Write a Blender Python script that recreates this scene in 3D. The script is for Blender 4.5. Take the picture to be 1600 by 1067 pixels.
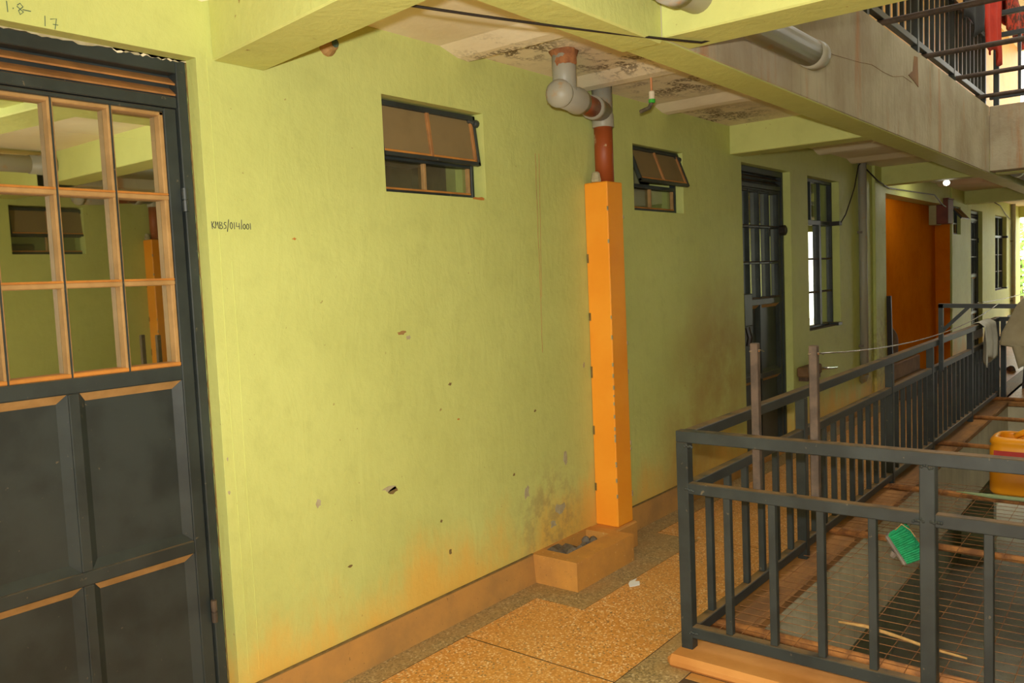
import bpy, bmesh, math, random
from mathutils import Vector, Matrix
random.seed(7)
PI = math.pi
for o in list(bpy.data.objects): bpy.data.objects.remove(o, do_unlink=True)
SC = bpy.context.scene
COL = SC.collection

# ---------------------------------------------------------------- camera
YAW, PIT, ROL = math.radians(51.49), math.radians(-4.23), math.radians(-2.464)
CAMP = Vector((0.0, -2.65, 1.596))
F = Vector((math.sin(YAW)*math.cos(PIT), math.cos(YAW)*math.cos(PIT), math.sin(PIT)))
R0 = Vector((math.cos(YAW), -math.sin(YAW), 0)); U0 = R0.cross(F)
R1 = R0*math.cos(ROL)+U0*math.sin(ROL); U1 = -R0*math.sin(ROL)+U0*math.cos(ROL)
cd = bpy.data.cameras.new('camera'); cam = bpy.data.objects.new('camera', cd); COL.objects.link(cam)
cam.matrix_world = Matrix(((R1.x, U1.x, -F.x, CAMP.x), (R1.y, U1.y, -F.y, CAMP.y), (R1.z, U1.z, -F.z, CAMP.z), (0, 0, 0, 1)))
cd.sensor_fit = 'HORIZONTAL'; cd.sensor_width = 36.0; cd.lens = 36.0*1311.3/1600; cd.clip_start = 0.05; cd.clip_end = 300
SC.camera = cam

# ---------------------------------------------------------------- sky, flash, exposure
w = bpy.data.worlds.new('overcast_sky'); SC.world = w; w.use_nodes = True
w.node_tree.nodes['Background'].inputs[0].default_value = (1.0, 0.98, 0.92, 1)
w.node_tree.nodes['Background'].inputs[1].default_value = 5.4
fl = bpy.data.lights.new('camera_flash', 'POINT'); fl.energy = 155; fl.color = (1.0, 0.97, 0.91); fl.shadow_soft_size = 0.025
fo = bpy.data.objects.new('camera_flash', fl); COL.objects.link(fo)
fo.location = (0.0, -2.63, 1.70)
fs = bpy.data.lights.new('camera_flash_beam', 'SPOT'); fs.energy = 260; fs.color = fl.color; fs.spot_size = math.radians(110); fs.spot_blend = 1.0; fs.shadow_soft_size = 0.025
fo2 = bpy.data.objects.new('camera_flash_beam', fs); COL.objects.link(fo2); fo2.location = fo.location
fo2.rotation_euler = Vector((math.sin(YAW+.10), math.cos(YAW+.10), 0.0)).to_track_quat('-Z', 'Y').to_euler()
SC.view_settings.view_transform = 'Standard'; SC.view_settings.look = 'None'
SC.view_settings.exposure = 0.0; SC.view_settings.gamma = 1.0; SC.view_settings.use_curve_mapping = False

# ---------------------------------------------------------------- material helpers
class NT:
    def __init__(s, name):
        m = bpy.data.materials.new(name); m.use_nodes = True; s.m = m; s.t = m.node_tree
        s.p = s.t.nodes['Principled BSDF']; s.out = s.t.nodes['Material Output']
        g = s.n('ShaderNodeNewGeometry'); s.pos = g.outputs['Position']; s.nor = g.outputs['Normal']
    def n(s, typ, **kw):
        x = s.t.nodes.new(typ)
        for k, v in kw.items(): setattr(x, k, v)
        return x
    def l(s, a, b): s.t.links.new(a, b)
    def set(s, sock, v):
        if hasattr(v, 'links'): s.l(v, sock)
        else:
            if isinstance(v, tuple) and len(v) == 3 and sock.type == 'RGBA': v = v+(1,)
            sock.default_value = v
    def scaled(s, sc):
        mp = s.n('ShaderNodeMapping'); s.l(s.pos, mp.inputs[0]); mp.inputs['Scale'].default_value = sc; return mp.outputs[0]
    def noise(s, scale, detail=4, rough=.55, vec=None, dist=0):
        x = s.n('ShaderNodeTexNoise'); s.l(vec or s.pos, x.inputs['Vector'])
        x.inputs['Scale'].default_value = scale; x.inputs['Detail'].default_value = detail; x.inputs['Roughness'].default_value = rough
        x.inputs['Distortion'].default_value = dist; return x.outputs[0]
    def vor(s, scale, out='Distance', feature='F1', vec=None):
        x = s.n('ShaderNodeTexVoronoi', feature=feature); s.l(vec or s.pos, x.inputs['Vector']); x.inputs['Scale'].default_value = scale; return x.outputs[out]
    def ss(s, v, a, b):       # smooth 0..1 between a and b
        x = s.n('ShaderNodeMapRange', interpolation_type='SMOOTHSTEP'); s.set(x.inputs[0], v)
        x.inputs[1].default_value = a; x.inputs[2].default_value = b; return x.outputs[0]
    def math(s, op, a, b=0.0):
        x = s.n('ShaderNodeMath', operation=op); s.set(x.inputs[0], a); s.set(x.inputs[1], b); return x.outputs[0]
    def mix(s, f, a, b, blend='MIX'):
        x = s.n('ShaderNodeMix', data_type='RGBA', blend_type=blend); s.set(x.inputs[0], f); s.set(x.inputs[6], a); s.set(x.inputs[7], b); return x.outputs[2]
    def sep(s, v):
        x = s.n('ShaderNodeSeparateXYZ'); s.l(v, x.inputs[0]); return x.outputs
    def ball(s, c, r, soft=.5):   # 1 inside a sphere round c
        x = s.n('ShaderNodeVectorMath', operation='DISTANCE'); s.l(s.pos, x.inputs[0]); x.inputs[1].default_value = c
        return s.ss(x.outputs['Value'], r, r*soft)
    def ramp(s, f, stops, interp='LINEAR'):
        x = s.n('ShaderNodeValToRGB'); s.set(x.inputs[0], f); cr = x.color_ramp; cr.interpolation = interp
        while len(cr.elements) < len(stops): cr.elements.new(.5)
        for e, (p, c) in zip(cr.elements, stops): e.position = p; e.color = c+(1,)
        return x.outputs[0]
    def bump(s, h, strength=.3, dist=.01):
        x = s.n('ShaderNodeBump'); s.set(x.inputs['Height'], h); x.inputs['Strength'].default_value = strength; x.inputs['Distance'].default_value = dist
        s.l(x.outputs[0], s.p.inputs['Normal'])
    def fin(s, col, rough=.6, metal=0, spec=.4):
        s.set(s.p.inputs['Base Color'], col); s.set(s.p.inputs['Roughness'], rough); s.p.inputs['Metallic'].default_value = metal
        s.p.inputs['Specular IOR Level'].default_value = spec; return s.m
M = {}
def plain(name, c1, c2=None, sc=6, rough=.6, bump=.15, bsc=60, metal=0, spec=.4):
    t = NT(name); c2 = c2 or tuple(x*.75 for x in c1)
    t.bump(t.noise(bsc, 3), bump, .004)
    M[name] = t.fin(t.mix(t.ss(t.noise(sc, 5, .6), .3, .7), c1, c2), rough, metal, spec)

def lime_paint(name, c1, c2, grime=True, dirt=1.0):
    t = NT(name); x, y, z = t.sep(t.pos)
    col = t.mix(t.ss(t.noise(1.3, 5, .6), .3, .75), c1, c2)
    col = t.mix(t.math('MULTIPLY', t.ss(t.noise(9, 4), .45, .8), .35), col, tuple(v*.82 for v in c2))
    n1 = t.noise(3.2, 6, .65, t.scaled((1, 1, .45)))
    d = t.math('MULTIPLY', t.ss(t.math('ADD', z, t.math('MULTIPLY', n1, -.9)), .06, -.36), .62*dirt)
    col = t.mix(d, col, (.80, .36, .035))
    if grime:
        g = t.math('MAXIMUM', t.ball((5.75, -.1, .85), 1.0, .2), t.ball((5.3, 0, .3), .7, .3))
        g = t.math('MULTIPLY', g, t.ss(t.noise(3.0, 6, .6), .2, .62))
        col = t.mix(t.math('MULTIPLY', g, .75), col, (.36, .22, .055))
        g2 = t.math('MULTIPLY', t.math('MAXIMUM', t.ball((3.6, 0, .28), .42, .3), t.ball((10, 0, .5), .8, .3)), t.ss(t.noise(11, 6, .7), .42, .62))
        col = t.mix(t.math('MULTIPLY', g2, .5), col, (.27, .19, .09))
    sp = t.math('MULTIPLY', t.ss(t.noise(34, 2, .5), .73, .78), .75)
    col = t.mix(sp, col, (.28, .17, .05))
    h = t.math('ADD', t.noise(26, 6, .6), t.math('MULTIPLY', t.noise(7, 4, .6, t.scaled((1, 1, .35)), 1.5), 1.2))
    t.bump(h, .26, .010)
    M[name] = t.fin(col, t.mix(t.noise(8), (.48,)*3, (.68,)*3), 0, .3 if 'orange' not in name else 0.0)
lime_paint('lime_wall', (.56, .60, .195), (.50, .535, .165))
lime_paint('lime_beam', (.60, .625, .21), (.54, .56, .18), False, 0)
lime_paint('amber_wall', (.62, .33, .04), (.52, .25, .03), False, 0)
lime_paint('orange_wall', (.70, .20, .006), (.60, .15, .003), False, .2)

def make_more():
    t = NT('skirt_cement'); col = t.mix(t.ss(t.noise(2.4, 6, .65), .3, .7), (.52, .26, .065), (.33, .18, .06)); col = t.mix(t.math('MULTIPLY', t.ss(t.noise(55, 3, .6), .66, .72), .6), col, (.14, .08, .03)); t.bump(t.noise(40, 5), .3, .006); M['skirt_cement'] = t.fin(col, .75)
    t = NT('kerb_dirt'); col = t.mix(t.ss(t.noise(3, 6, .65, t.scaled((.5, 2, 2))), .35, .68), (.20, .095, .03), (.42, .19, .05)); t.bump(t.noise(30, 5), .3, .006); M['kerb_dirt'] = t.fin(col, .8)
    t = NT('ceiling_plaster'); x, y, z = t.sep(t.pos)
    col = t.mix(t.ss(t.noise(1.6, 4), .35, .7), (.86, .77, .56), (.78, .65, .42))
    m = t.math('MAXIMUM', t.math('MAXIMUM', t.ball((3.72, -.42, 2.67), .42, .15), t.ball((4.5, -.36, 2.67), .42, .2)), t.ball((3.2, -.2, 2.67), .36, .2))
    m = t.math('MAXIMUM', m, t.ball((5.6, -.02, 2.67), .6, .2))
    m = t.math('MULTIPLY', t.ss(t.noise(7, 4, .6), .46, .56), m)
    m = t.math('MULTIPLY', m, t.ss(t.noise(55, 3, .6), .42, .5))
    col = t.mix(t.math('MULTIPLY', m, .9), col, (.12, .075, .03))
    t.bump(t.noise(20, 5), .25, .01); M['ceiling_plaster'] = t.fin(col, .8)
    # stained concrete with vertical run-off streaks
    for nm, c1, c2, rust in (('stained_concrete', (.50, .44, .30), (.34, .265, .16), .75), ('lower_concrete', (.62, .56, .38), (.44, .38, .25), .35)):
        t = NT(nm); st = t.scaled((9, 9, .5))
        col = t.mix(t.ss(t.noise(1.6, 5), .3, .72), c1, c2)
        col = t.mix(t.math('MULTIPLY', t.ss(t.noise(2.2, 6, .65, st), .5, .75), .4), col, tuple(v*.6 for v in c2))
        col = t.mix(t.math('MULTIPLY', t.ss(t.noise(1.1, 6, .7, t.scaled((3, 3, .35))), .54, .70), rust), col, (.42, .16, .035))
        t.bump(t.noise(24, 6), .35, .01); M[nm] = t.fin(col, .8)
    # terrazzo: chips in orange mortar
    t = NT('terrazzo')
    chips = t.ramp(t.sep(t.vor(105, 'Color'))[0], [(0, (.22, .15, .07)), (.10, (.50, .21, .045)), (.36, (.68, .33, .09)), (.62, (.80, .48, .19)), (.88, (.86, .66, .38)), (1, (.72, .32, .06))], 'CONSTANT')
    mort = t.mix(t.noise(3), (.66, .30, .06), (.56, .24, .05))
    col = t.mix(t.ss(t.vor(105), .42, .62), chips, mort)
    col = t.mix(t.math('MULTIPLY', t.ss(t.noise(2.2, 6, .65), .4, .75), .5), col, (.60, .27, .05))
    t.bump(t.noise(140, 2), .15, .002); M['terrazzo'] = t.fin(col, t.mix(t.noise(5), (.28,)*3, (.5,)*3), 0, .5)
    t = NT('grey_terrazzo')
    chips = t.ramp(t.sep(t.vor(120, 'Color'))[0], [(0, (.22, .16, .07)), (.3, (.34, .235, .10)), (.7, (.42, .30, .135)), (.94, (.56, .44, .24))], 'CONSTANT')
    col = t.mix(t.math('MULTIPLY', t.ss(t.noise(3, 6, .65), .35, .75), .75), chips, (.42, .23, .07))
    t.bump(t.noise(90, 3), .2, .003); M['grey_terrazzo'] = t.fin(col, .55)
    # dusty cement skirting, drain box, kerb
    t = NT('dusty_cement')
    col = t.mix(t.ss(t.noise(2.6, 6, .65), .3, .7), (.62, .29, .055), (.42, .20, .05))
    col = t.mix(t.math('MULTIPLY', t.ss(t.noise(45, 3, .6), .66, .72), .6), col, (.80, .56, .25))
    col = t.mix(t.math('MULTIPLY', t.ss(t.noise(70, 3, .6), .66, .72), .6), col, (.14, .08, .03))
    t.bump(t.noise(40, 5), .3, .006); M['dusty_cement'] = t.fin(col, .7)
    t = NT('orange_kerb'); col = t.mix(t.ss(t.noise(2, 6, .6), .3, .7), (.62, .28, .07), (.46, .18, .035)); t.bump(t.noise(30, 5), .25, .006); M['orange_kerb'] = t.fin(col, .75)
    # painted steel, dust lying on the upward faces
    t = NT('dark_steel'); nz = t.sep(t.nor)[2]
    col = t.mix(t.ss(t.noise(6, 5), .35, .7), (.033, .041, .039), (.020, .025, .024))
    col = t.mix(t.math('MULTIPLY', t.ss(t.noise(38, 4, .6), .67, .73), .5), col, (.22, .17, .10))
    dust = t.math('MULTIPLY', t.ss(nz, .6, .95), t.ss(t.noise(9, 4), .25, .6))
    col = t.mix(t.math('MULTIPLY', dust, .6), col, (.34, .19, .06))
    t.bump(t.noise(60, 3), .1, .002); M['dark_steel'] = t.fin(col, .42, 0, .4)
    # rusty bar / pipe / wire
    for nm, c1, c2 in (('rusty_steel', (.10, .068, .045), (.055, .038, .026)), ('rusty_pipe', (.52, .22, .06), (.24, .10, .035)), ('rusty_wire', (.34, .15, .045), (.20, .08, .025))):
        t = NT(nm); col = t.mix(t.ss(t.noise(14, 6, .65), .35, .65), c1, c2); t.bump(t.noise(80, 3), .3, .003); M[nm] = t.fin(col, .7)
    # glass: clear mirror-like panes and brown, mostly opaque ones
    for nm, fac, diffc, da in (('door_glass', .74, (.30, .27, .10), .06), ('window_glass', .26, (.20, .17, .07), .12), ('brown_glass', .12, (.23, .165, .075), .8)):
        t = NT(nm); t.t.nodes.remove(t.p)
        gl = t.n('ShaderNodeBsdfGlossy'); gl.inputs['Roughness'].default_value = .012 if da < .5 else .2; gl.inputs['Color'].default_value = (.88, .92, .82, 1)
        tr = t.n('ShaderNodeBsdfTransparent'); tr.inputs['Color'].default_value = (.75, .8, .7, 1)
        a = t.n('ShaderNodeMixShader'); a.inputs[0].default_value = fac; t.l(tr.outputs[0], a.inputs[1]); t.l(gl.outputs[0], a.inputs[2])
        df = t.n('ShaderNodeBsdfDiffuse'); df.inputs['Color'].default_value = diffc+(1,)
        b = t.n('ShaderNodeMixShader'); t.l(t.math('MULTIPLY', t.ss(t.noise(5, 4), .2, .7), da) if da < .5 else t.ss(t.noise(5, 4), -.6, .5), b.inputs[0]); t.l(a.outputs[0], b.inputs[1]); t.l(df.outputs[0], b.inputs[2])
        t.l(b.outputs[0], t.out.inputs[0]); M[nm] = t.m
    t = NT('red_pipe'); col = t.mix(t.ss(t.noise(16, 5, .65), .60, .68), (.30, .062, .012), (.55, .38, .22)); t.bump(t.noise(40), .1, .002); M['red_pipe'] = t.fin(col, .5)
    t = NT('grey_pvc'); col = t.mix(t.ss(t.noise(8, 6, .65), .58, .72), (.34, .32, .25), (.40, .25, .12)); t.bump(t.noise(40), .08, .002); M['grey_pvc'] = t.fin(col, .45)
    t = NT('bulb_light'); t.p.inputs['Emission Color'].default_value = (1, .97, .85, 1); t.p.inputs['Emission Strength'].default_value = 7; M['bulb_light'] = t.fin((.9, .9, .85), .4)
    t = NT('leaf'); col = t.mix(t.noise(2), (.16, .34, .04), (.30, .50, .07)); M['leaf'] = t.fin(col, .6)
    t = NT('red_print'); col = t.mix(t.ss(t.noise(18, 4, .6), .45, .55), (.50, .035, .012), (.10, .02, .012)); M['red_print'] = t.fin(col, .8)
make_more()
plain('grout', (.10, .055, .02), (.06, .035, .015), 10, .9)
plain('putty', (.40, .235, .085), (.30, .17, .055), 12, .75)
plain('orange_dust', (.55, .22, .035), (.40, .16, .03), 12, .85)
plain('rust_louvre', (.42, .19, .055), (.26, .12, .04), 9, .7)
plain('orange_column', (.93, .36, .025), (.88, .31, .016), 2.5, .5, .25, 25)
plain('bare_plaster', (.44, .40, .26), (.36, .30, .17), 30, .9)
plain('dark_mark', (.22, .15, .05), (.15, .10, .03), 30, .9)
plain('marker_ink', (.035, .035, .05), (.02, .02, .02), 10, .6)
plain('green_ink', (.10, .16, .08), (.05, .09, .08), 10, .6)
plain('cable_black', (.025, .018, .014), None, 10, .5)
plain('drain_muck', (.17, .135, .09), (.06, .05, .035), 25, .6, .6, 40)
plain('yellow_plastic', (.90, .36, .012), (.82, .30, .01), 3, .35, .08, 20)
plain('red_label', (.55, .03, .015), (.45, .03, .02), 20, .5)
plain('white_label', (.75, .72, .62), (.6, .6, .55), 20, .5)
plain('green_bristle', (.005, .25, .085), (.003, .15, .05), 60, .6, .6, 200)
plain('grey_plastic', (.20, .17, .13), (.12, .10, .08), 20, .5)
plain('beige_cloth', (.44, .38, .25), (.34, .29, .18), 5, .9, .3, 150)
plain('grey_cloth', (.62, .59, .48), (.50, .47, .37), 6, .9, .3, 150)
plain('red_cloth', (.55, .035, .012), (.40, .02, .008), 5, .9, .3, 150)
plain('black_cloth', (.022, .02, .02), None, 5, .9, .3, 150)
plain('stick_wood', (.62, .36, .12), (.45, .25, .08), 30, .8)
plain('pale_leaf', (.38, .46, .24), (.3, .4, .2), 30, .7)
plain('brown_sack', (.20, .11, .045), (.12, .065, .03), 8, .9, .4, 60)
plain('brown_step', (.30, .15, .055), (.2, .10, .04), 5, .8)
plain('meter_brown', (.20, .05, .025), (.13, .035, .02), 5, .6)
plain('meter_pale', (.42, .38, .16), (.34, .30, .12), 5, .6)
plain('shoe_leather', (.13, .07, .035), (.07, .04, .02), 20, .6)
plain('chrome', (.65, .65, .65), None, 10, .25, .02, 60, 1)
plain('copper', (.62, .26, .10), (.5, .2, .08), 20, .5)
plain('white_plastic', (.75, .68, .5), (.62, .55, .4), 20, .5)
plain('green_ring', (.06, .5, .05), None, 20, .5)
plain('insulating_foam', (.40, .17, .06), (.22, .08, .03), 18, .9, 1.0, 40)
plain('far_ground', (.55, .50, .40), (.45, .4, .3), 1, .9)
plain('bark', (.16, .10, .06), None, 10, .9)
plain('paper', (.82, .82, .78), (.75, .76, .76), 10, .8)
plain('blue_print', (.10, .22, .45), None, 10, .8)
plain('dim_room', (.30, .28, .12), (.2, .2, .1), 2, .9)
plain('brown_wood', (.22, .12, .05), (.15, .08, .03), 10, .7)

# ---------------------------------------------------------------- mesh helpers
class MB:
    def __init__(s): s.b = bmesh.new()
    def box(s, x0, x1, y0, y1, z0, z1, bev=0, skew=None):
        vs = [s.b.verts.new((x, y, z)) for x in (x0, x1) for y in (y0, y1) for z in (z0, z1)]
        if skew:
            for v in vs: v.co.x += skew*v.co.y
        fs = [s.b.faces.new([vs[i] for i in q]) for q in ((0, 1, 3, 2), (4, 6, 7, 5), (0, 4, 5, 1), (2, 3, 7, 6), (0, 2, 6, 4), (1, 5, 7, 3))]
        if bev:
            es = list({e for f in fs for e in f.edges})
            bmesh.ops.bevel(s.b, geom=es, offset=bev, segments=1, affect='EDGES', profile=.5)
        return s
    def bar(s, p, q, wd, ht=None, up=(0, 0, 1)):
        p, q = Vector(p), Vector(q); ht = ht or wd; d = (q-p).normalized(); u = Vector(up)
        if abs(d.dot(u)) > .99: u = Vector((1, 0, 0))
        r = d.cross(u).normalized(); u = r.cross(d)
        vs = [s.b.verts.new(c+r*a*wd/2+u*b*ht/2) for c in (p, q) for a in (-1, 1) for b in (-1, 1)]
        for f in ((0, 1, 3, 2), (4, 6, 7, 5), (0, 4, 5, 1), (2, 3, 7, 6), (0, 2, 6, 4), (1, 5, 7, 3)): s.b.faces.new([vs[i] for i in f])
        return s
    def tube(s, pts, r, n=10, cap=True):
        pts = [Vector(p) for p in pts]; rs = r if isinstance(r, (list, tuple)) else [r]*len(pts)
        rings = []; prev = None
        for i, p in enumerate(pts):
            d = (pts[min(i+1, len(pts)-1)]-pts[max(i-1, 0)]).normalized()
            if prev is None:
                a = Vector((0, 0, 1)) if abs(d.z) < .9 else Vector((1, 0, 0)); u = d.cross(a).normalized()
            else: u = (prev-d*prev.dot(d)).normalized()
            prev = u; v = d.cross(u)
            rings.append([s.b.verts.new(p+(u*math.cos(2*PI*k/n)+v*math.sin(2*PI*k/n))*rs[i]) for k in range(n)])
        for a, b in zip(rings, rings[1:]):
            for k in range(n): s.b.faces.new((a[k], a[(k+1) % n], b[(k+1) % n], b[k]))
        if cap: s.b.faces.new(list(reversed(rings[0]))); s.b.faces.new(rings[-1])
        return s
    def lathe(s, c, prof, n=16, axis='z'):
        c = Vector(c); rings = []
        for r, h in prof:
            ring = []
            for k in range(n):
                a = 2*PI*k/n; x, y = r*math.cos(a), r*math.sin(a)
                v = {'z': Vector((x, y, h)), 'x': Vector((h, x, y)), 'y': Vector((x, h, y))}[axis]
                ring.append(s.b.verts.new(c+v))
            rings.append(ring)
        for a, b in zip(rings, rings[1:]):
            for k in range(n): s.b.faces.new((a[k], a[(k+1) % n], b[(k+1) % n], b[k]))
        s.b.faces.new(list(reversed(rings[0]))); s.b.faces.new(rings[-1]); return s
    def poly(s, pts): s.b.faces.new([s.b.verts.new(p) for p in pts]); return s
    def prism(s, pts, d):     # outline extruded by vector d
        d = Vector(d); a = [s.b.verts.new(p) for p in pts]; b = [s.b.verts.new(Vector(p)+d) for p in pts]; n = len(a)
        s.b.faces.new(a); s.b.faces.new(list(reversed(b)))
        for k in range(n): s.b.faces.new((a[k], b[k], b[(k+1) % n], a[(k+1) % n]))
        return s
    def grid(s, fn, nu, nv, thick=0):
        g = [[s.b.verts.new(fn(i/nu, j/nv)) for j in range(nv+1)] for i in range(nu+1)]
        for i in range(nu):
            for j in range(nv): s.b.faces.new((g[i][j], g[i+1][j], g[i+1][j+1], g[i][j+1]))
        return s
    def build(s, name, mat, parent=None, smooth=False, solid=0, sub=0):
        bmesh.ops.recalc_face_normals(s.b, faces=s.b.faces)
        me = bpy.data.meshes.new(name); s.b.to_mesh(me); s.b.free()
        o = bpy.data.objects.new(name, me); COL.objects.link(o); me.materials.append(M[mat])
        if smooth:
            for p in me.polygons: p.use_smooth = True
        if solid: md = o.modifiers.new('thickness', 'SOLIDIFY'); md.thickness = solid; md.offset = 0
        if sub: md = o.modifiers.new('smooth', 'SUBSURF'); md.levels = sub; md.render_levels = sub
        if parent: o.parent = parent
        return o
def tag(o, label=None, cat=None, group=None, kind=None):
    for k, v in (('label', label), ('category', cat), ('group', group), ('kind', kind)):
        if v: o[k] = v
    return o
def empty(name, loc=(0, 0, 0)):
    o = bpy.data.objects.new(name, None); COL.objects.link(o); o.empty_display_size = .1; o.location = loc; return o
def copy_tree(o, parent=None):
    c = o.copy(); COL.objects.link(c); c.parent = parent
    for ch in list(o.children): copy_tree(ch, c)
    return c
def sbox(name, mat, b, label, parent=None, bev=0, skew=None):
    o = MB().box(*b, bev=bev, skew=skew).build(name, mat, parent)
    if not parent: tag(o, label, kind='structure')
    return o

# ---------------------------------------------------------------- dimensions
ZC, ZB, ZU = 2.67, 2.455, 3.11           # ceiling, beam soffit, upper floor
YO = -4.9                                # opposite wall
XB, XE = -10.0, 20.9                      # ends of the corridor
VX0, VX1, VY0, VY1 = 3.16, 10.35, -1.22, -3.68   # the open well
D1 = (.735, 1.657); D2 = (6.259, 7.301); D3 = (15.44, 16.47); ZL = 2.40
W1 = (2.515, 3.177, 1.993, 2.402); W2 = (4.608, 5.275, 1.993, 2.402); W3 = (7.737, 8.642, 1.002, 2.422); W4 = (17.76, 19.08, 1.0, 2.40); W5 = (13.99, 14.62, 1.99, 2.41)
REC = (10.22, 13.85, -.02, 2.40)

def wall_mesh(holes, x0, x1, z0, z1, y0, y1):
    """wall slab from y0 (face) to y1 with rectangular openings and their reveals"""
    xs = sorted({x0, x1, *[h[0] for h in holes], *[h[1] for h in holes]}); zs = sorted({z0, z1, *[h[2] for h in holes], *[h[3] for h in holes]})
    b = MB(); inside = lambda cx, cz: any(h[0] < cx < h[1] and h[2] < cz < h[3] for h in holes)
    vc = {}
    def V(x, y, z):
        k = (round(x, 5), round(y, 5), round(z, 5))
        if k not in vc: vc[k] = b.b.verts.new((x, y, z))
        return vc[k]
    solid = {}
    for i in range(len(xs)-1):
        for j in range(len(zs)-1): solid[i, j] = not inside((xs[i]+xs[i+1])/2, (zs[j]+zs[j+1])/2)
    for (i, j), ok in solid.items():
        if not ok: continue
        xa, xb, za, zb = xs[i], xs[i+1], zs[j], zs[j+1]
        for y in (y0, y1): b.b.faces.new((V(xa, y, za), V(xb, y, za), V(xb, y, zb), V(xa, y, zb)))
        for di, dj, e in ((-1, 0, ((xa, za), (xa, zb))), (1, 0, ((xb, za), (xb, zb))), (0, -1, ((xa, za), (xb, za))), (0, 1, ((xa, zb), (xb, zb)))):
            if not solid.get((i+di, j+dj), False):
                (a0, c0), (a1, c1) = e; b.b.faces.new((V(a0, y0, c0), V(a1, y0, c1), V(a1, y1, c1), V(a0, y1, c0)))
    return b

# ---------------------------------------------------------------- structure: the near wall with its openings
holes = [(D1[0], D1[1], -.5, ZL), (D2[0], D2[1], -.5, 2.423), (D3[0], D3[1], -.5, 2.41), W1, W2, W3, W4, W5, (REC[0], REC[1], -.5, REC[3])]
wall = wall_mesh(holes, XB, XE, -.2, 2.95, 0, .26).build('wall_left', 'lime_wall'); tag(wall, 'lime green plastered corridor wall with doors and small windows', kind='structure')
md = wall.modifiers.new('soft_edges', 'BEVEL'); md.width = .007; md.segments = 2; md.limit_method = 'ANGLE'
o = MB().box(REC[0]-.3, REC[1]+.02, .2, .27, -.1, 2.6).build('orange_panel', 'orange_wall', wall); o['label'] = 'orange painted back of the wide recess'
MB().box(REC[1]-.012, REC[1]+.002, .004, .2, 0, REC[3]).build('orange_reveal', 'orange_wall', wall)
o = MB().box(9.79, 10.215, -.035, .0, 0, ZC, bev=.006).build('pilaster', 'lime_wall', wall); o['label'] = 'chipped green pilaster beside the orange recess'
MB().box(13.87, 14.0-.02, -.02, .0, 0, ZC, bev=.006).build('pilaster', 'lime_wall', wall)
# rooms behind
room = MB()
for a, b_ in ((XB, 5.7), (5.7, 9.6), (9.6, XE)):
    room.box(a, a+.08, .26, 3.0, -.1, 2.9)
room.box(XB, XE, 3.0, 3.1, -.1, 2.95); room.box(XE-.08, XE, .26, 3.1, -.1, 2.9)
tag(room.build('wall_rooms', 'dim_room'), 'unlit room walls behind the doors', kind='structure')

# skirting along the left wall
sk = [(D1[1]+.005, 3.42), (4.22, D2[0]), (D2[1], 9.79), (13.87, D3[0]), (D3[1], XE)]
for i, (a, c) in enumerate(sk):
    m = MB().prism([(a, .001, .0), (a, -.022, .0), (a, -.010, .145), (a, .001, .152)], (c-a, 0, 0)).build('baseboard_left', 'skirt_cement')
    tag(m, ['dusty orange cement skirting between the near door and the drain box', 'dirty cement skirting behind the corner of the railing', 'cement skirting under the tall barred window', 'cement skirting right of the orange recess', 'cement skirting at the far end of the corridor'][i], kind='structure')
    MB().box(a, c, -.0125, .0, .149, .154).build('seam', 'dark_mark', m)

# ---------------------------------------------------------------- floor
fl_ = MB()
fl_.box(XB, XE, VY0, 3.1, -.16, -.0012)
fl_.box(-1.5, VX0, YO, VY0, -.16, -.0012); fl_.box(XB, -1.5, YO, VY1, -.16, -.0012); fl_.box(VX1, XE, YO, VY0, -.16, -.0012); fl_.box(VX0, VX1, YO, VY1, -.16, -.0012)
floor = fl_.build('floor', 'grout'); tag(floor, 'terrazzo corridor floor with grey borders', kind='structure')
def tile(x0, x1, y0, y1, mat, nm): return MB().box(x0, x1, y0, y1, -.006, 0, bev=.0015).build(nm, mat, floor)
g = .0035
xt = 2.714; st = 1.815
xs = [xt+st*k for k in range(-6, 12)]
for a, c in zip(xs, xs[1:]):
    if c > XE: c = XE
    if abs(a-xt) < .01:      # the panel notched round the drain box
        MB().prism([(a+g, -.93, 0), (c-g, -.93, 0), (c-g, -.15, 0), (4.5, -.15, 0), (4.5, -.43, 0), (3.25, -.43, 0), (3.25, -.15, 0), (a+g, -.15, 0)], (0, 0, -.006)).build('floor_tile', 'terrazzo', floor)
        continue
    tile(a+g, c-g, -.93, -.15, 'terrazzo', 'floor_tile')
MB().prism([(XB, -.15+g, 0), (3.25+g, -.15+g, 0), (3.25+g, -.43+g, 0), (4.5-g, -.43+g, 0), (4.5-g, -.15+g, 0), (XE, -.15+g, 0), (XE, -.002, 0), (XB, -.002, 0)], (0, 0, -.006)).build('floor_border', 'grey_terrazzo', floor)
tile(XB, XE, -1.14, -.93-g, 'grey_terrazzo', 'floor_border')
for a, c in zip(xs[4:7], xs[5:7]):
    for ya, yb in ((-4.8, -2.96), (-2.95, -1.11)): tile(a+g, min(c, 2.89)-g, ya, yb, 'terrazzo', 'floor_tile')
for a in (10.6, 12.4, 14.2, 16.0, 17.8, 19.6):
    tile(a, a+1.79, -2.9, -1.10-g, 'terrazzo', 'floor_tile')

tile(2.893, 2.95, -3.85, -1.145, 'dusty_cement', 'floor_border')
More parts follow.
